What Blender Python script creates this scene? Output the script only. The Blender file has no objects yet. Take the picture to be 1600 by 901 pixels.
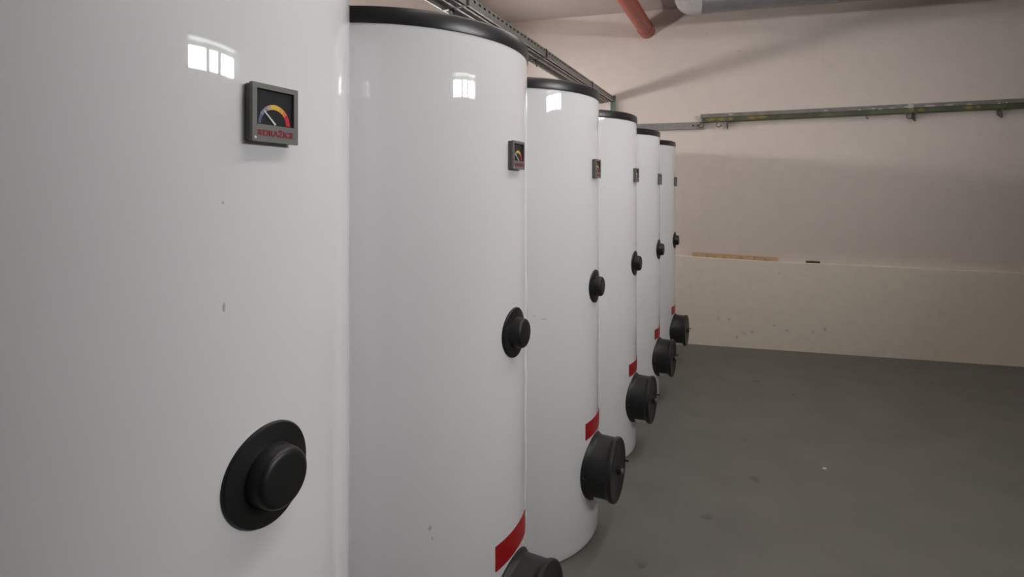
import bpy, bmesh, math, random
from math import sin, cos, pi, sqrt, radians as R
from mathutils import Vector, Matrix
random.seed(7)
scn = bpy.context.scene
COL = scn.collection

# ------------------------------------------------------------------ camera
cd = bpy.data.cameras.new('camera'); cam = bpy.data.objects.new('camera', cd); COL.objects.link(cam)
cam.location = (0, 0, 1.6064)
cam.rotation_euler = (R(90), 0, R(23.789))
cd.sensor_width = 36; cd.lens = 19.288; cd.shift_y = -0.0915
cd.clip_start = .02
scn.camera = cam
# ------------------------------------------------------------------ world, exposure
wd = bpy.data.worlds.new('world'); scn.world = wd; wd.use_nodes = True
wd.node_tree.nodes['Background'].inputs[0].default_value = (.75, .85, 1, 1)
wd.node_tree.nodes['Background'].inputs[1].default_value = .6
vs = scn.view_settings
vs.view_transform = 'Standard'; vs.look = 'None'; vs.gamma = 1; vs.use_curve_mapping = False
vs.exposure = 1.12
# daylight through the windows of the room (the emission of the panes)
SIDE_WINDOW = 52.0      # clerestory in the aisle wall, seen mirrored in the tanks
STRIP_WINDOW = 18.0     # low strip windows behind the tanks
CEILING_FILL = 7.5      # added fill lights under the ceiling, out of view

# ------------------------------------------------------------------ materials
def mat(name, col, rough=.5, metal=0., bump=0., scale=30., var=.0, coat=0., emis=None, spec=.5):
    m = bpy.data.materials.new(name); m.use_nodes = True
    nt = m.node_tree; b = nt.nodes['Principled BSDF']
    b.inputs['Base Color'].default_value = (*col, 1)
    b.inputs['Roughness'].default_value = rough; b.inputs['Metallic'].default_value = metal
    b.inputs['Coat Weight'].default_value = coat; b.inputs['Coat Roughness'].default_value = .015
    b.inputs['Specular IOR Level'].default_value = spec
    if emis:
        b.inputs['Emission Color'].default_value = (*emis[0], 1); b.inputs['Emission Strength'].default_value = emis[1]
    if bump or var:
        tc = nt.nodes.new('ShaderNodeTexCoord')
        nz = nt.nodes.new('ShaderNodeTexNoise'); nz.inputs['Scale'].default_value = scale; nz.inputs['Detail'].default_value = 6
        nt.links.new(tc.outputs['Object'], nz.inputs['Vector'])
        if var:
            rp = nt.nodes.new('ShaderNodeValToRGB')
            rp.color_ramp.elements[0].position = .3; rp.color_ramp.elements[1].position = .7
            rp.color_ramp.elements[0].color = (*[c*(1-var) for c in col], 1)
            rp.color_ramp.elements[1].color = (*[min(1, c*(1+var)) for c in col], 1)
            nt.links.new(nz.outputs['Fac'], rp.inputs['Fac']); nt.links.new(rp.outputs['Color'], b.inputs['Base Color'])
        if bump:
            bp = nt.nodes.new('ShaderNodeBump'); bp.inputs['Strength'].default_value = bump; bp.inputs['Distance'].default_value = .004
            nt.links.new(nz.outputs['Fac'], bp.inputs['Height']); nt.links.new(bp.outputs['Normal'], b.inputs['Normal'])
    return m

def spots(m, pts, col, soft=.35, k=.6):
    """stains of their own at given object-space places: (x, y, z, radius)"""
    nt = m.node_tree; b = nt.nodes['Principled BSDF']
    tc = nt.nodes.new('ShaderNodeTexCoord'); nz = nt.nodes.new('ShaderNodeTexNoise')
    nz.inputs['Scale'].default_value = 22; nz.inputs['Detail'].default_value = 4
    nt.links.new(tc.outputs['Object'], nz.inputs['Vector'])
    mx0 = nt.nodes.new('ShaderNodeVectorMath'); mx0.operation = 'MULTIPLY_ADD'
    mx0.inputs[1].default_value = (.09,)*3
    nt.links.new(nz.outputs['Color'], mx0.inputs[0]); nt.links.new(tc.outputs['Object'], mx0.inputs[2])
    acc = None
    for (x, y, z, r) in pts:
        d = nt.nodes.new('ShaderNodeVectorMath'); d.operation = 'DISTANCE'
        d.inputs[1].default_value = (x+.045, y+.045, z+.045)
        nt.links.new(mx0.outputs[0], d.inputs[0])
        mr = nt.nodes.new('ShaderNodeMapRange'); mr.inputs['From Min'].default_value = r; mr.inputs['From Max'].default_value = r*soft
        mr.inputs['To Min'].default_value = 0; mr.inputs['To Max'].default_value = k
        nt.links.new(d.outputs['Value'], mr.inputs['Value'])
        if acc is None: acc = mr.outputs['Result']
        else:
            a = nt.nodes.new('ShaderNodeMath'); a.operation = 'MAXIMUM'
            nt.links.new(acc, a.inputs[0]); nt.links.new(mr.outputs['Result'], a.inputs[1]); acc = a.outputs[0]
    mix = nt.nodes.new('ShaderNodeMix'); mix.data_type = 'RGBA'
    src = b.inputs['Base Color']
    if src.is_linked: nt.links.new(src.links[0].from_socket, mix.inputs['A'])
    else: mix.inputs['A'].default_value = src.default_value
    mix.inputs['B'].default_value = (*col, 1)
    nt.links.new(acc, mix.inputs['Factor']); nt.links.new(mix.outputs['Result'], b.inputs['Base Color'])

M = {}
M['wall'] = mat('wall_paint', (.74, .655, .60), .75, bump=.12, scale=9, var=.025)
M['wall_far'] = mat('far_wall_paint', (.74, .655, .60), .75, bump=.12, scale=9, var=.025)
M['wall_low'] = mat('plinth_paint', (.86, .77, .67), .7, bump=.2, scale=12, var=.03)
M['ceiling'] = mat('ceiling_paint', (.49, .43, .405), .8, bump=.1, scale=8, var=.02)
M['floor'] = mat('painted_concrete', (.165, .158, .142), .45, bump=.08, scale=3.0, var=.09, spec=.35)
M['white'] = mat('white_enamel', (.82, .815, .835), .02, coat=.3, bump=.012, scale=1.6)
M['black'] = mat('black_plastic', (.010, .010, .0105), .42)
M['cap'] = mat('black_rim_plastic', (.020, .019, .021), .33, bump=.05, scale=60)
M['foam'] = mat('dark_grey_rubber', (.011, .0115, .012), .45, bump=.05, scale=40)
M['red'] = mat('red_tape', (.36, .003, .006), .35)
M['gauge'] = mat('grey_gauge_plastic', (.17, .17, .165), .4)
M['dial'] = mat('dial_face', (.032, .030, .034), .25)
M['needle'] = mat('needle_white', (.75, .73, .72), .4)
M['letter'] = mat('lettering_red', (.27, .02, .035), .4)
for nm, c in (('blue', (.09, .10, .20)), ('slate', (.22, .23, .33)), ('pink', (.50, .32, .28)), ('yellow', (.72, .48, .06)),
              ('amber', (.72, .36, .05)), ('orange', (.70, .20, .06)), ('crimson', (.58, .02, .035))):
    M[nm] = mat('scale_'+nm, c, .4)
M['steel'] = mat('galvanised_steel', (.28, .268, .258), .42, metal=.55, bump=.1, scale=70, var=.18)
M['steel_d'] = mat('dull_steel', (.30, .285, .275), .5, metal=.35, bump=.1, scale=50, var=.15)
M['dark_steel'] = mat('dark_steel', (.10, .095, .09), .5, metal=.3, var=.2, scale=40)
M['conduit'] = mat('grey_conduit', (.30, .29, .285), .4, metal=.2, var=.1, scale=20)
M['green_steel'] = mat('green_grey_steel', (.19, .24, .20), .5, metal=.3, var=.2, scale=40)
M['rail_top'] = mat('grey_brown_paint', (.20, .185, .165), .5, var=.2, scale=14)
M['olive'] = mat('olive_paint', (.075, .085, .035), .5, var=.45, scale=7, bump=.15)
M['pvc'] = mat('orange_red_pvc', (.36, .065, .036), .35, var=.08, scale=4)
M['foil'] = mat('silver_jacket', (.25, .245, .255), .36, metal=.4, bump=.35, scale=9, var=.1)
M['plaster'] = mat('grey_white_wrap', (.44, .42, .415), .7, bump=.3, scale=18, var=.08)
M['wood'] = mat('pine_batten', (.60, .40, .24), .65, bump=.2, scale=30, var=.2)
M['stick'] = mat('dark_wood', (.06, .04, .015), .6, var=.3, scale=60)
M['patch'] = mat('pale_insulation', (.85, .85, .82), .6, bump=.2, scale=60)
M['scuff'] = mat('grey_scuff', (.52, .51, .49), .6)
M['paper'] = mat('paper', (.75, .74, .7), .7)
M['frame'] = mat('window_frame_white', (.7, .7, .69), .4)
M['chip'] = mat('bare_chip', (.62, .61, .60), .55)
M['ochre'] = mat('ochre_patch', (.23, .17, .03), .5, var=.4, scale=30)
M['pane_side'] = mat('daylit_pane', (.9, .9, .9), .1, emis=((1.0, .98, .98), SIDE_WINDOW))
M['pane_strip'] = mat('daylit_strip_pane', (.9, .9, .9), .1, emis=((1.0, .95, .93), STRIP_WINDOW))
M['fill_diffuser'] = mat('fill_light_diffuser', (.9, .9, .9), .3, emis=((1.0, .97, .93), CEILING_FILL))
M['wall_green'] = mat('unseen_wall_dim_green', (.13, .155, .13), .7, bump=.12, scale=9, var=.03)  # colour invented to dim and green-tint bounce light from the unseen walls

spots(M['floor'], [(-.213, 2.893, 0, .035), (.007, 3.393, 0, .034), (.011, 5.16, 0, .05), (.30, 4.95, 0, .03),
                   (-.05, 3.9, 0, .025), (.6, 2.7, 0, .03), (-.45, 2.4, 0, .025)], (.075, .065, .055), .2, .7)

# ------------------------------------------------------------------ helpers
def link(name, me, m, parent=None, loc=(0, 0, 0), rot=(0, 0, 0), angle=35):
    me.name = name
    for x in (m if isinstance(m, (list, tuple)) else [m]): me.materials.append(x)
    o = bpy.data.objects.new(name, me); COL.objects.link(o)
    o.location = loc; o.rotation_euler = rot
    if parent: o.parent = parent
    me.shade_smooth(); me.set_sharp_from_angle(angle=R(angle))
    return o
def obj(name, bm, m, parent=None, loc=(0, 0, 0), rot=(0, 0, 0), angle=35, bevel=0, seg=2):
    if bevel:
        bmesh.ops.bevel(bm, geom=[e for e in bm.edges], offset=bevel, segments=seg, affect='EDGES', clamp_overlap=True)
    bmesh.ops.recalc_face_normals(bm, faces=bm.faces)
    me = bpy.data.meshes.new(name); bm.to_mesh(me); bm.free()
    return link(name, me, m, parent, loc, rot, angle)
def empty(name, loc=(0, 0, 0), rotz=0):
    o = bpy.data.objects.new(name, None); COL.objects.link(o)
    o.location = loc; o.rotation_euler = (0, 0, rotz); o.empty_display_size = .1
    return o
def tag(o, label, cat, group=None):
    o['label'] = label; o['category'] = cat
    if group: o['group'] = group
    return o
def struct(o):
    o['kind'] = 'structure'; return o
def box(bm, x0, x1, y0, y1, z0, z1):
    v = [bm.verts.new(p) for p in ((x0, y0, z0), (x1, y0, z0), (x1, y1, z0), (x0, y1, z0), (x0, y0, z1), (x1, y0, z1), (x1, y1, z1), (x0, y1, z1))]
    for f in ((0, 3, 2, 1), (4, 5, 6, 7), (0, 1, 5, 4), (1, 2, 6, 5), (2, 3, 7, 6), (3, 0, 4, 7)): bm.faces.new([v[i] for i in f])
    return v
def prism(bm, pts, z0, z1):
    a = [bm.verts.new((*p, z0)) for p in pts]; b = [bm.verts.new((*p, z1)) for p in pts]
    n = len(pts); bm.faces.new(a[::-1]); bm.faces.new(b)
    for i in range(n): bm.faces.new((a[i], a[(i+1) % n], b[(i+1) % n], b[i]))
def lathe(bm, prof, n=48, f=None, close0=False, close1=False):
    """prof: (radius, along) around +X by default through f(angle, r, t, index) -> point"""
    f = f or (lambda a, r, t, i: (t, r*cos(a), r*sin(a)))
    rings = []
    for i, (r, t) in enumerate(prof):
        if r < 1e-6: rings.append([bm.verts.new(f(0, 0, t, i))])
        else: rings.append([bm.verts.new(f(2*pi*k/n, r, t, i)) for k in range(n)])
    for A, B in zip(rings, rings[1:]):
        for k in range(n):
            k2 = (k+1) % n
            if len(A) == 1 and len(B) == 1: continue
            if len(A) == 1: bm.faces.new((A[0], B[k2], B[k]))
            elif len(B) == 1: bm.faces.new((A[k], A[k2], B[0]))
            else: bm.faces.new((A[k], A[k2], B[k2], B[k]))
    if close0 and len(rings[0]) > 1: bm.faces.new(rings[0][::-1])
    if close1 and len(rings[-1]) > 1: bm.faces.new(rings[-1])
def tube(bm, pts, r, n=14, caps=True):
    pts = [Vector(p) for p in pts]; rings = []
    up = Vector((0, 0, 1))
    for i, p in enumerate(pts):
        t = (pts[min(i+1, len(pts)-1)]-pts[max(i-1, 0)]).normalized()
        if i == 0:
            u = t.cross(up) if abs(t.z) < .95 else t.cross(Vector((1, 0, 0)))
            u.normalize()
        else:
            u = (u - t*u.dot(t)).normalized()
        w = t.cross(u); rr = r[i] if isinstance(r, (list, tuple)) else r
        rings.append([bm.verts.new(p+(u*cos(2*pi*k/n)+w*sin(2*pi*k/n))*rr) for k in range(n)])
    for A, B in zip(rings, rings[1:]):
        for k in range(n): bm.faces.new((A[k], A[(k+1) % n], B[(k+1) % n], B[k]))
    if caps: bm.faces.new(rings[0][::-1]); bm.faces.new(rings[-1])
NB = bmesh.new

# ------------------------------------------------------------------ the room
X0, X1, YB, ZC = -2.80, 3.75, -2.85, 3.65
WREF = Vector((-.649, 6.172)); WD = Vector((.98907, .14747)); WN = Vector((.14747, -.98907)); WA = math.atan2(.14747, .98907)
def W(a, off, z):                       # a along the far wall, off out of its lower face into the room
    p = WREF+WD*a+WN*off
    return (p.x, p.y, z)
def wall_y(x): return WREF.y+(x-WREF.x)*WD.y/WD.x
T = .15
bm = NB(); prism(bm, [(X0-T, YB-T), (X1+.28, YB-T), (X1+.28, wall_y(X1)+.4), (X0-T, wall_y(X0)+.4)], -.15, 0)
struct(obj('floor', bm, M['floor']))
bm = NB(); prism(bm, [(X0-T, YB-T), (X1+.28, YB-T), (X1+.28, wall_y(X1)+.4), (X0-T, wall_y(X0)+.4)], ZC, ZC+.15)
struct(obj('ceiling', bm, M['ceiling']))
aL = (X0-WREF.x)/WD.x-.02; aR = (X1-WREF.x)/WD.x+.02
bm = NB(); box(bm, aL-.2, aR+.2, .08, .30, 0, ZC)
o = struct(obj('wall_far', bm, M['wall_far'], loc=W(0, 0, 0), rot=(0, 0, WA)))
spots(M['wall_far'], [(.20, .08, 3.351, .014), (.52, .08, 3.135, .013), (.68, .08, 3.104, .012), (1.36, .08, 1.502, .012), (1.9, .08, 1.9, .01)],
      (.30, .25, .22), .3, .7)
# fine vertical crack between wall boards, a shallow raised seam
bm = NB(); box(bm, -.004, .004, -.0015, .0015, 2.72, 3.5)
obj('board_seam', bm, M['wall_far'], parent=o, loc=(1.325, .0795, 0))
# the lower wall stands 8 cm proud and carries a ledge
led = [(aL-.2, .955), (-.1, .948), (.889, .912), (1.5, .904), (2.989, .878), (aR+.2, .865)]
bm = NB()
rows = []
for a, z in led:
    rows.append([bm.verts.new(p) for p in ((a, 0, 0), (a, 0, z-.006), (a, .006, z), (a, .079, z), (a, .079, 0))])
for A, B in zip(rows, rows[1:]):
    for k in range(5): bm.faces.new((A[k], A[(k+1) % 5], B[(k+1) % 5], B[k]))
bm.faces.new(rows[0]); bm.faces.new(rows[-1][::-1])
struct(obj('trim_1', bm, M['wall_low'], loc=W(0, 0, 0), rot=(0, 0, WA)))
spots(M['wall_low'], [(.304, 0, .301, .020), (.413, 0, .287, .024), (.570, 0, .156, .020), (.644, 0, .174, .022), (.488, 0, .103, .016),
                      (.853, 0, .254, .020), (.974, 0, .209, .020), (1.212, 0, .218, .018), (1.33, 0, .245, .018), (.90, 0, .80, .02), (1.1, 0, .6, .014)],
      (.33, .29, .25), .25, .55)
bm = NB(); box(bm, X0-T, X0, YB-T, wall_y(X0)+.3, 0, ZC); struct(obj('wall_left', bm, M['wall']))
# aisle-wall clerestory in a deep reveal, added to dim the far wall's right
WO = (.69, 2.52, 2.675, 2.945); X2 = X1+.28
bm = NB(); box(bm, X1, X2, YB-T, WO[0], 0, ZC); box(bm, X1, X2, WO[1], wall_y(X1)+.3, 0, ZC)
box(bm, X1, X2, WO[0], WO[1], 0, WO[2]); box(bm, X1, X2, WO[0], WO[1], WO[3], ZC)
struct(obj('wall_right', bm, M['wall_green']))
bm = NB(); box(bm, X0, X1, YB-T, YB, 0, ZC); struct(obj('wall_back', bm, M['wall_green']))

def window(name, loc, rotz, panes, h, pm):
    """window face looks along local -Y, x across; panes = list of (x0, x1)"""
    x0 = panes[0][0]-.05; x1 = panes[-1][1]+.05
    bm = NB()
    box(bm, x0, x1, -.03, -.002, -.05, 0); box(bm, x0, x1, -.03, -.002, h, h+.05)
    edges = [x0]+[v for p in panes for v in p]+[x1]
    for i in range(0, len(edges), 2): box(bm, edges[i], edges[i+1], -.03, -.002, 0, h)
    f = struct(obj(name, bm, M['frame'], loc=loc, rot=(0, 0, rotz)))
    for a, b in panes:
        bm = NB(); box(bm, a, b, -.016, -.010, 0, h)
        obj('pane', bm, pm, parent=f)
    return f
# right wall: local -Y must point to world -X -> rotate by -90 deg ; local x runs to -Y
window('window_1', (X1+.215, 2.43, 2.715), -pi/2, [(0, .51), (.64, .94), (1.07, 1.65)], .19, M['pane_side'])
# left wall, strip windows behind the tanks (local -Y -> world +X)
for i, y in enumerate((.8, 2.5, 4.2)):
    window('window_%d' % (i+2), (X0, y, 2.275), pi/2, [(0, .48), (.54, 1.02), (1.08, 1.56)], .12, M['pane_strip'])
# ceiling luminaires added out of view as fill, over the aisle beside the tanks
for y, lb in ((1.0, 'added unseen ceiling fill light over the aisle beside the nearest tanks'), (2.6, 'added unseen ceiling fill light over the aisle beside the middle tanks'),
              (4.1, 'added unseen ceiling fill light over the aisle beside the farthest tanks')):
    lum = empty('ceiling_fill_light', (.45, y, ZC)); tag(lum, lb, 'added fill light')
    bm = NB(); box(bm, -.09, .09, -.75, .75, -.05, -.001); obj('fill_housing', bm, M['frame'], lum, bevel=.004)
    bm = NB(); box(bm, -.08, .08, -.73, .73, -.085, -.045); obj('fill_diffuser', bm, M['fill_diffuser'], lum, bevel=.006)

# ------------------------------------------------------------------ hot-water tanks
TR, TZ0, TZ1, TZ2 = .470, .0, 2.064, 2.107
AZ = R(-1.6)
def zl(a, r, t, i): return (r*cos(a), r*sin(a), t)
tank = empty('water_tank', (-1.1548, .6362, 0))
bm = NB(); lathe(bm, [(0, .004), (TR-.02, .004), (TR-.006, .008), (TR, .03), (TR, 1.0), (TR, TZ1), (TR-.02, TZ1+.005), (0, TZ1+.005)], 160, zl)
obj('body', bm, M['white'], tank)
RC = TR+.0035
bm = NB(); lathe(bm, [(TR-.01, TZ1-.004), (RC-.001, TZ1-.004), (RC, TZ1), (RC, TZ2-.008), (RC-.002, TZ2-.003), (RC-.008, TZ2), (RC-.05, TZ2+.001), (RC-.06, TZ2-.004), (0, TZ2-.004)], 160, zl)
obj('lid', bm, M['cap'], tank)
# temperature gauge
def gp(z): return (TR*cos(AZ), TR*sin(AZ), z)
def gbox(bm, u0, u1, v0, v1, d0, d1): box(bm, d0, d1, u0, u1, v0, v1)     # u to the right (+Y), v up, d out
g = obj('temperature_gauge', (lambda b: (gbox(b, -.041, .041, -.0425, .0425, -.004, .008), b)[1])(NB()), M['gauge'], tank, gp(1.729), (0, 0, AZ), bevel=.0015)
bm = NB()
H = .0435
gbox(bm, -.0425, -.0345, -H, H, .0095, .0165); gbox(bm, .0345, .0425, -H, H, .0095, .0165)
gbox(bm, -.0345, .0345, .0355, H, .0095, .0165); gbox(bm, -.0345, .0345, -H, -.0175, .0095, .0165)
gbox(bm, -.039, .039, -.040, .040, .007, .0105)
obj('bezel', bm, M['gauge'], g)
bm = NB(); gbox(bm, -.0345, .0345, -.0175, .0355, .0100, .0115); obj('dial_face', bm, M['dial'], g)
bm = NB(); mi = []
segs = [(180, 150, 'blue'), (150, 118, 'slate'), (118, 104, 'pink'), (104, 68, 'yellow'), (68, 50, 'amber'), (50, 36, 'orange'), (36, 0, 'crimson')]
PIV = -.0155
for j, (a0, a1, c) in enumerate(segs):
    n = max(2, int(abs(a0-a1)/5))
    prev = None
    for k in range(n+1):
        a = R(a0+(a1-a0)*k/n); wi = .0022+.0016*min(1, (180-math.degrees(a))/90)
        cur = [bm.verts.new((.0120, rr*cos(a), PIV+rr*sin(a))) for rr in (.0265-wi, .0265+wi)]
        if prev:
            f = bm.faces.new((prev[0], prev[1], cur[1], cur[0])); f.material_index = j
        prev = cur
obj('scale_arc', bm, [M[s[2]] for s in segs], g)
bm = NB()
a = R(137); dv = (cos(a), sin(a)); nv = (-dv[1], dv[0]); w = .0012
vs_ = []
for d in (.0122, .0134):
    for (t, s_) in ((-.002, -1.3), (.027, -.8), (.027, .8), (-.002, 1.3)):
        vs_.append(bm.verts.new((d, dv[0]*t+nv[0]*w*s_, PIV+.001+dv[1]*t+nv[1]*w*s_)))
for f in ((0, 1, 2, 3), (7, 6, 5, 4), (0, 4, 5, 1), (1, 5, 6, 2), (2, 6, 7, 3), (3, 7, 4, 0)): bm.faces.new([vs_[i] for i in f])
obj('needle', bm, M['needle'], g)
bm = NB()
for (u, v) in ((-.0335, -.0295), (-.0296, -.0295), (-.0335, -.0336), (-.0296, -.0336)): gbox(bm, u, u+.0034, v, v+.0036, .0160, .0171)
obj('emblem', bm, M['letter'], g)
fc = bpy.data.curves.new('lettering', 'FONT'); fc.body = 'DRAŽICE'; fc.size = .0118; fc.extrude = .0004; fc.offset = .0004; fc.resolution_u = 3
fo = bpy.data.objects.new('lettering_curve', fc); COL.objects.link(fo)
bpy.context.view_layer.update()
me = bpy.data.meshes.new_from_object(fo.evaluated_get(bpy.context.evaluated_depsgraph_get()))
bpy.data.objects.remove(fo); bpy.data.curves.remove(fc)
xs = [v.co.x for v in me.vertices]; sx = .0565/(max(xs)-min(xs)); x0_ = min(xs)
for v in me.vertices: v.co = Vector((.0169+v.co.z, -.0240+(v.co.x-x0_)*sx, -.0340+v.co.y))
link('lettering', me, M['letter'], g)
bm = NB(); lathe(bm, [(.0022, .0155), (.0022, .0173), (.0012, .0179), (0, .0179)], 12); obj('screw', bm, M['needle'], g, (0, -.038, -.038))
for v in (.009, -.022):
    bm = NB(); gbox(bm, .0425, .0455, v-.003, v+.003, .008, .012); obj('clip', bm, M['needle'], g)
# black port plug: a hugging rim and a round knob
def hug(prof, n, hugs):
    bm = NB()
    def f(a, r, t, i):
        y, z = r*cos(a), r*sin(a)
        s = sqrt(TR*TR-y*y)-TR
        return (t+s*hugs[i], y, z)
    lathe(bm, prof, n, f)
    return bm
pl = obj('port_plug', hug([(.0775, -.006), (.0775, .003), (.0755, .006), (.05, .009), (.03, .009), (0, .009)], 64, [1]*6), M['black'], tank, gp(1.177), (0, 0, AZ))
obj('knob', hug([(.050, .002), (.0475, .010), (.0455, .029), (.044, .034), (.040, .0375), (.034, .0385), (0, .0385)], 48, [.8, .3, 0, 0, 0, 0, 0]), M['black'], pl)
# red tape
bm = NB()
n = 20; prev = None
for k in range(n+1):
    a = AZ+R(-13.2+26.4*k/n)
    cur = [bm.verts.new((r*cos(a), r*sin(a), z)) for r, z in ((TR-.001, .489), (TR+.0012, .489), (TR+.0012, .564), (TR-.001, .564))]
    if prev:
        for q in range(4): bm.faces.new((prev[q], prev[(q+1) % 4], cur[(q+1) % 4], cur[q]))
    else: bm.faces.new(cur)
    prev = cur
bm.faces.new(prev[::-1]); obj('red_stripe', bm, M['red'], tank)
# drum-shaped flange cover
bm = hug([(.149, -.010), (.149, .006), (.146, .010), (.141, .014), (.138, .022), (.137, .080), (.1375, .087), (.1415, .092), (.1430, .100), (.1415, .108), (.137, .112), (.126, .1125), (.122, .1105), (0, .1105)],
         72, [1, 1, 1, 1, .9, 0, 0, 0, 0, 0, 0, 0, 0, 0])
bm.verts.ensure_lookup_table()
for v in bm.verts[72*4:72*6]:            # the drum wall is cut flat along its underside, between the two rims
    if v.co.z < -.098: v.co.z = -.098
fcv = obj('flange_cover', bm, M['foam'], tank, gp(.334), (0, 0, AZ))
bm = NB(); box(bm, .016, .083, -.078, .078, -.123, -.090)
obj('bare_block', bm, M['patch'], fcv, bevel=.003)
bm = NB(); lathe(bm, [(.020, .108), (.020, .124), (.017, .127), (0, .127)], 24); obj('centre_knob', bm, M['black'], fcv)
bm = NB(); lathe(bm, [(.011, .125), (.011, .133), (.008, .135), (0, .135)], 18); obj('bolt', bm, M['steel'], fcv)
for (y, z, t) in ((.112, -.004, .1105), (-.147, 0, -.018)):
    bm = NB(); lathe(bm, [(.004, t), (.004, t+.016), (.006, t+.018), (.006, t+.021), (0, t+.022)], 10); obj('pin', bm, M['black'], fcv, (0, y, z))

def copy_tree(o, parent=None):
    c = o.copy(); COL.objects.link(c)
    if parent: c.parent = parent
    for ch in list(o.children): copy_tree(ch, c)
    return c
tank_labels = ['nearest white tank, cut off by left picture edge, temperature gauge fully readable',
               'white glossy tank right behind the nearest one, full black top rim curving past its gauge',
               'third white tank from the camera, whole black drum cover above its visible base edge',
               'fourth white tank from the camera, in front of the last two of the row',
               'fifth white tank from the camera, narrow sliver just before the last tank',
               'farthest white tank at the row end, against the cream far wall']
tanks = [tank]+[copy_tree(tank) for _ in range(5)]
for k, (t, lb) in enumerate(zip(tanks, tank_labels)):
    t.location = (-1.1548, .6362+.95*k, 0)
    tag(t, lb, 'water tank', 'row of white hot-water tanks')
def scuff(t, az, z, w, h):
    bm = NB(); a = R(az); prev = None
    for k in range(4):
        b = a+(k/3-.5)*w/TR; hh = h*(.35 if k in (0, 3) else 1)
        cur = [bm.verts.new((r*cos(b), r*sin(b), z+s*hh/2)) for r, s in ((TR-.0005, -1), (TR+.0006, -1), (TR+.0006, 1), (TR-.0005, 1))]
        if prev:
            for q in range(4): bm.faces.new((prev[q], prev[(q+1) % 4], cur[(q+1) % 4], cur[q]))
        else: bm.faces.new(cur)
        prev = cur
    bm.faces.new(prev[::-1]); obj('scuff_mark', bm, M['scuff'], t)
scuff(tanks[0], -10.4, 1.446, .0035, .013); scuff(tanks[0], -10.6, 1.595, .003, .004)
scuff(tanks[1], -41.8, .702, .010, .012); scuff(tanks[1], -41.0, .672, .004, .010)
scuff(tanks[2], -50.3, 1.089, .020, .003); scuff(tanks[2], -45.0, 1.075, .026, .003); scuff(tanks[2], -47.5, 1.083, .006, .002)

# ------------------------------------------------------------------ perforated rail over the tanks, with conduits
RX0, RX1, RZ0, RZ1 = -1.482, -1.438, 2.650, 2.706
yend = wall_y(-1.46)+.07; ys = -.9
rail = empty('perforated_rail', (-1.46, yend, RZ0))
tag(rail, 'slotted galvanised rail running above the tanks to a bracket on far wall', 'rail')
bm = NB(); t = .0025
box(bm, RX0, RX0+t, ys, yend, RZ0, RZ1)                       # far side
box(bm, RX0+t, RX1, ys, yend, RZ1-t, RZ1)                     # top
box(bm, RX0+t, RX0+.013, ys, yend, RZ0, RZ0+t); box(bm, RX1-.013, RX1-t, ys, yend, RZ0, RZ0+t)   # lips
sz0, sz1 = 2.684, 2.697
box(bm, RX1-t, RX1, ys, yend, RZ0, sz0); box(bm, RX1-t, RX1, ys, yend, sz1, RZ1-t)
y = ys
while y < yend-.05:
    box(bm, RX1-t, RX1, y, y+.032, sz0, sz1); y += .062
box(bm, RX1-t, RX1, y, yend, sz0, sz1)
loc = Vector(rail.location)
def rebase(o):
    o.location = -loc; return o
rebase(obj('slotted_channel', bm, M['steel'], rail))
bm = NB(); lathe(bm, [(.006, RZ1-.01), (.006, ZC)], 10, lambda a, r, t_, i: (-1.46+r*cos(a), .4+r*sin(a), t_), True, True)
rebase(obj('hanger_rod', bm, M['steel_d'], rail))

bm = NB(); tube(bm, [(-1.590, ys, 2.664), (-1.590, 1.2, 2.662), (-1.590, 3.4, 2.664), (-1.590, yend-.005, 2.664)], .026, 18)
o = obj('conduit', bm, M['conduit']); tag(o, 'thicker grey conduit strapped along the left flank of the slotted rail above the tanks', 'conduit')
bm = NB(); tube(bm, [(-1.522, ys, 2.668), (-1.522, 2.4, 2.667), (-1.522, yend-.005, 2.668)], .0175, 14)
o = obj('conduit', bm, M['conduit']); tag(o, 'thin grey conduit between the slotted rail and the thicker conduit above the tanks', 'conduit')
ties = [(1.36, 'black cable tie on the slotted rail above the nearest tanks'), (2.657, 'black cable tie on the rail just above the second tank rim'),
        (3.91, 'black cable tie on the rail in the gap above the third tank'), (5.2, 'black cable tie on the rail nearest the far wall')]
for y, lb in ties:
    bm = NB()
    out = [(-1.620, 2.664), (-1.612, 2.643), (-1.592, 2.634), (-1.52, 2.639), (-1.434, 2.646), (-1.433, 2.68), (-1.435, 2.710), (-1.52, 2.709), (-1.606, 2.690)]
    cx = sum(p[0] for p in out)/9; cz = sum(p[1] for p in out)/9
    A = []
    for yy in (y-.012, y+.012):
        A.append([bm.verts.new((px_, yy, pz)) for px_, pz in out]+[bm.verts.new((px_+(cx-px_)*.05, yy, pz+(cz-pz)*.05)) for px_, pz in out])
    n = 9
    for k in range(n):
        k2 = (k+1) % n
        bm.faces.new((A[0][k], A[0][k2], A[1][k2], A[1][k])); bm.faces.new((A[0][n+k], A[1][n+k], A[1][n+k2], A[0][n+k2]))
        bm.faces.new((A[0][k], A[0][n+k], A[0][n+k2], A[0][k2])); bm.faces.new((A[1][k], A[1][k2], A[1][n+k2], A[1][n+k]))
    box(bm, -1.545, -1.528, y-.014, y+.014, 2.622, 2.639)
    tube(bm, [(-1.536, y, 2.630), (-1.528, y+.004, 2.612), (-1.522, y+.014, 2.585)], .005, 6)
    o = obj('cable_tie', bm, M['black']); tag(o, lb, 'cable tie', 'ties along the slotted rail')
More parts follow.
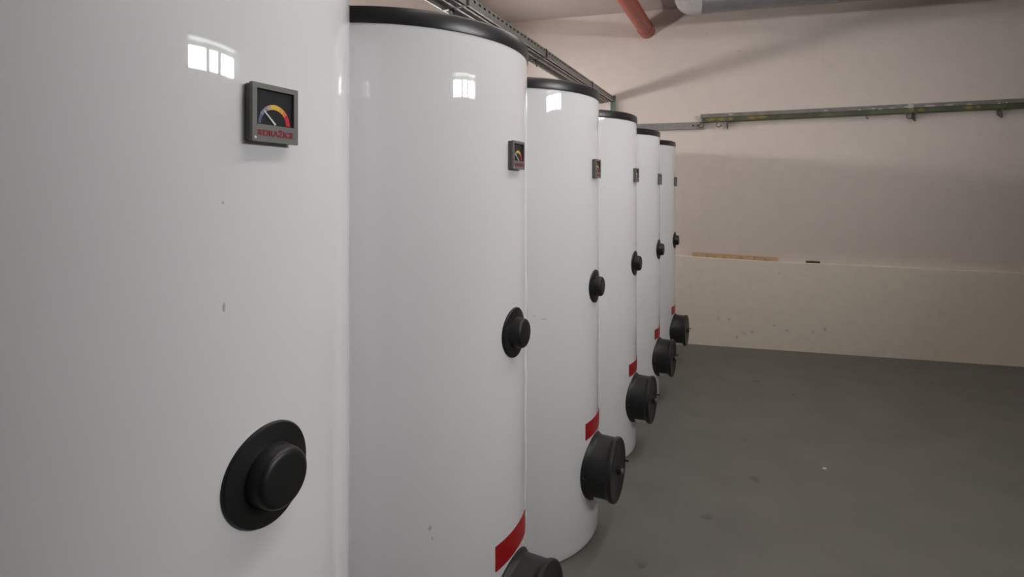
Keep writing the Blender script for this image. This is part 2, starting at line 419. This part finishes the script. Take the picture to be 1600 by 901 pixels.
# bracket on the far wall that takes the rail
wb = empty('wall_bracket', W(-.803, -.08, 2.50), WA)
tag(wb, 'greenish steel bracket on far wall holding the end of the slotted rail', 'bracket')
bm = NB(); box(bm, -.030, .030, -.006, -.0005, 0, .225); obj('back_plate', bm, M['green_steel'], wb, bevel=.001)
bm = NB(); box(bm, .014, .030, -.05, -.006, .02, .215); obj('side_flange', bm, M['green_steel'], wb, bevel=.001)
for z in (.025, .195):
    bm = NB(); lathe(bm, [(.010, 0), (.010, .008), (0, .009)], 6, lambda a, r, t_, i: (r*cos(a), -.006-t_, r*sin(a))); obj('bolt', bm, M['steel'], wb, (-.014, 0, z))

# ------------------------------------------------------------------ rails on the far wall
gs = empty('grooved_rail', W(-.2, -.08, 2.316), WA)
tag(gs, 'plain grey grooved rail flat on far wall, left of the olive beam', 'rail')
bm = NB(); t = .075; L0, L1 = -1.1, .375
prof = [(0, 0), (-.038, 0), (-.038, .020), (-.030, .020), (-.030, .028), (-.034, .028), (-.034, .047), (-.030, .047), (-.030, .055), (-.038, .055), (-.038, .076), (0, .076)]
A = [bm.verts.new((L0, y-.0005, z)) for y, z in prof]; B = [bm.verts.new((L1, y-.0005, z)) for y, z in prof]
for k in range(len(prof)): bm.faces.new((A[k], A[(k+1) % len(prof)], B[(k+1) % len(prof)], B[k]))
bm.faces.new(A[::-1]); bm.faces.new(B); obj('channel', bm, M['steel_d'], gs)
for x in (.255, .305, -.32, -.30):
    bm = NB(); lathe(bm, [(.011, .030), (.011, .041), (.004, .043), (0, .043)], 6, lambda a, r, t_, i: (r*cos(a), -t_, r*sin(a)))
    obj('bolt', bm, M['black' if x > 0 else 'steel_d'], gs, (x, 0, .037))

BZ = 2.381
gb = empty('olive_beam', W(.13, 0, BZ), WA)
tag(gb, 'long olive and grey painted steel beam on brackets along far wall', 'beam')
BL = aR-.13-.05; sl = .0138
def sbox(bm, x0, x1, y0, y1, z0, z1):
    for v in box(bm, x0, x1, y0, y1, z0, z1): v.co.z += v.co.x*sl
bm = NB(); sbox(bm, 0, BL, -.012, .045, .046, .085); obj('grey_upper_strip', bm, M['rail_top'], gb, bevel=.002)
bm = NB(); sbox(bm, .012, BL, -.003, .040, .000, .046); obj('olive_channel', bm, M['olive'], gb, bevel=.002)
rnd = random.Random(3)
for x, w, z in [(.30, .05, .066), (1.50, .03, .052), (1.62, .03, .056), (1.68, .05, .05), (1.78, .06, .052), (1.92, .10, .057), (2.10, .12, .055), (2.26, .10, .056), (2.42, .06, .056), (2.66, .03, .05), (2.72, .02, .052), (1.20, .04, .06)]:
    bm = NB(); n = 9
    P = [(w/2*cos(2*pi*k/n)*rnd.uniform(.7, 1), .0055*sin(2*pi*k/n)*rnd.uniform(.6, 1.1)) for k in range(n)]
    a_ = [bm.verts.new((px_, -.0128, pz)) for px_, pz in P]; b_ = [bm.verts.new((px_, -.0105, pz)) for px_, pz in P]
    bm.faces.new(a_); bm.faces.new(b_[::-1])
    for k in range(n): bm.faces.new((a_[k], b_[k], b_[(k+1) % n], a_[(k+1) % n]))
    obj('paint_chip', bm, M['chip'], gb, (x, 0, z+x*sl))
for x, w in ((.10, .12), (.20, .11), (.30, .06), (.50, .10), (.60, .12), (1.95, .06), (2.03, .08), (2.42, .08), (2.50, .06)):
    bm = NB(); n = 9
    P = [(w/2*cos(2*pi*k/n)*rnd.uniform(.7, 1), .017*sin(2*pi*k/n)*rnd.uniform(.6, 1.1)) for k in range(n)]
    a_ = [bm.verts.new((px_, -.0038, pz)) for px_, pz in P]; b_ = [bm.verts.new((px_, -.002, pz)) for px_, pz in P]
    bm.faces.new(a_); bm.faces.new(b_[::-1])
    for k in range(n): bm.faces.new((a_[k], b_[k], b_[(k+1) % n], a_[(k+1) % n]))
    obj('ochre_patch', bm, M['ochre'], gb, (x, 0, .026+x*sl))
bm = NB(); sbox(bm, 1.915, 1.965, -.0145, .02, .040, .088); obj('joint_clamp', bm, M['steel'], gb, bevel=.001)
for x in (.272, 1.985, 2.69, 3.6):       # wall brackets under the beam
    bm = NB(); z = x*sl
    V = [(.079, .0), (.0, .0), (-.002, -.035), (.004, -.078), (.014, -.086), (.022, -.080), (.079, -.05)]
    a_ = [bm.verts.new((-.005, y, zz+z)) for y, zz in V]; b_ = [bm.verts.new((.005, y, zz+z)) for y, zz in V]
    bm.faces.new(a_); bm.faces.new(b_[::-1])
    for k in range(len(V)): bm.faces.new((a_[k], a_[(k+1) % len(V)], b_[(k+1) % len(V)], b_[k]))
    obj('bracket', bm, M['dark_steel'], gb, (x, 0, 0))
for x in (.175, 1.93, -.0, 1.57):        # small bent hooks hanging from the beam
    bm = NB(); z = x*sl; big = x != 1.57
    r = .027 if big else .009
    pts = [(x, .01, z+.004), (x-.006, .006, z-.018)]+[(x+r*.2+r*cos(R(180+k*36)), .004, z-.028+r*sin(R(180+k*36))*1.1) for k in range(6)]
    tube(bm, pts, .0055, 8); obj('hook', bm, M['dark_steel'], gb)

# ------------------------------------------------------------------ pipes under the ceiling
pipe = empty('drain_pipe', (-1.085, wall_y(-1.085)+.08, 3.426))
tag(pipe, 'orange-red plastic drain pipe running under ceiling into far wall', 'pipe')
bm = NB(); L = 4.5; n = 40
lathe(bm, [(.0795, -L), (.0795, -.16)], n, lambda a, r, t_, i: (r*cos(a), t_, r*sin(a)), True, False)
obj('pipe_run', bm, M['pvc'], pipe)
bm = NB(); lathe(bm, [(.079, -.17), (.086, -.168), (.088, -.160), (.088, -.145), (.085, -.138), (.085, .01)], n, lambda a, r, t_, i: (r*cos(a), t_, r*sin(a)), True, True)
obj('socket', bm, M['pvc'], pipe)
bm = NB(); box(bm, -.015, .015, -1.415, -1.385, .075, ZC-3.426); obj('hanger', bm, M['steel_d'], pipe)

dz = 3.492; off = .50
du = empty('insulated_duct', W(0, off, dz), WA)
tag(du, 'silver-jacketed insulated pipe under ceiling near far wall, with pale wrapped elbow', 'pipe')
bm = NB(); prof = []
lathe(bm, [(.104, .10), (.108, .105), (.108, .125), (.104, .13)]+[(.104-.0015*(k % 2), .13+k*.25) for k in range(1, 15)], 40, lambda a, r, t_, i: (t_, r*cos(a), r*sin(a)), True, True)
obj('jacket', bm, M['foil'], du)
bm = NB(); pts = []; rr = .075
for k in range(9):
    b = R(90*k/8); pts.append((.03-rr*sin(b), 0, rr*(1-cos(b))))
tube(bm, [(.115, 0, 0), (.06, 0, 0)]+pts+[(.03-rr, 0, ZC-dz+.02)], .104, 32)
obj('elbow', bm, M['plaster'], du)

# ------------------------------------------------------------------ on the ledge and the floor
def ledz(a):
    for (a0, z0), (a1, z1) in zip(led, led[1:]):
        if a0 <= a <= a1: return z0+(z1-z0)*(a-a0)/(a1-a0)
bm = NB(); a0, a1 = .05, .895
n = 12; prev = None
for k in range(n+1):
    a = a0+(a1-a0)*k/n; z = ledz(a)+.001; h = .041*(1-.06*(k == 0)-.1*(k == n)); wob = .001*sin(k*1.7)
    cur = [bm.verts.new((a, y, zz)) for y, zz in ((.018, z), (.016, z+h*.5), (.020, z+h+wob), (.060, z+h+wob), (.060, z))]
    if prev:
        for q in range(5): bm.faces.new((prev[q], prev[(q+1) % 5], cur[(q+1) % 5], cur[q]))
    else: bm.faces.new(cur)
    prev = cur
bm.faces.new(prev[::-1])
o = obj('wooden_batten', bm, M['wood'], loc=W(0, 0, 0), rot=(0, 0, WA)); tag(o, 'pale pine batten lying lengthwise on the far wall ledge', 'wood')
bm = NB(); tube(bm, [(1.155, .03, ledz(1.155)+.0105), (1.20, .032, ledz(1.2)+.0115), (1.285, .03, ledz(1.285)+.0105)], [.009, .0105, .009], 8)
o = obj('wood_stick', bm, M['stick'], loc=W(0, 0, 0), rot=(0, 0, WA)); tag(o, 'short dark stick on the ledge, right of the pine batten', 'wood')
bm = NB(); prism(bm, [(.366, 3.680), (.384, 3.674), (.392, 3.690), (.377, 3.696)], .0005, .003)
o = obj('paper_scrap', bm, M['paper']); tag(o, 'tiny white scrap lying on the bare grey floor', 'scrap')
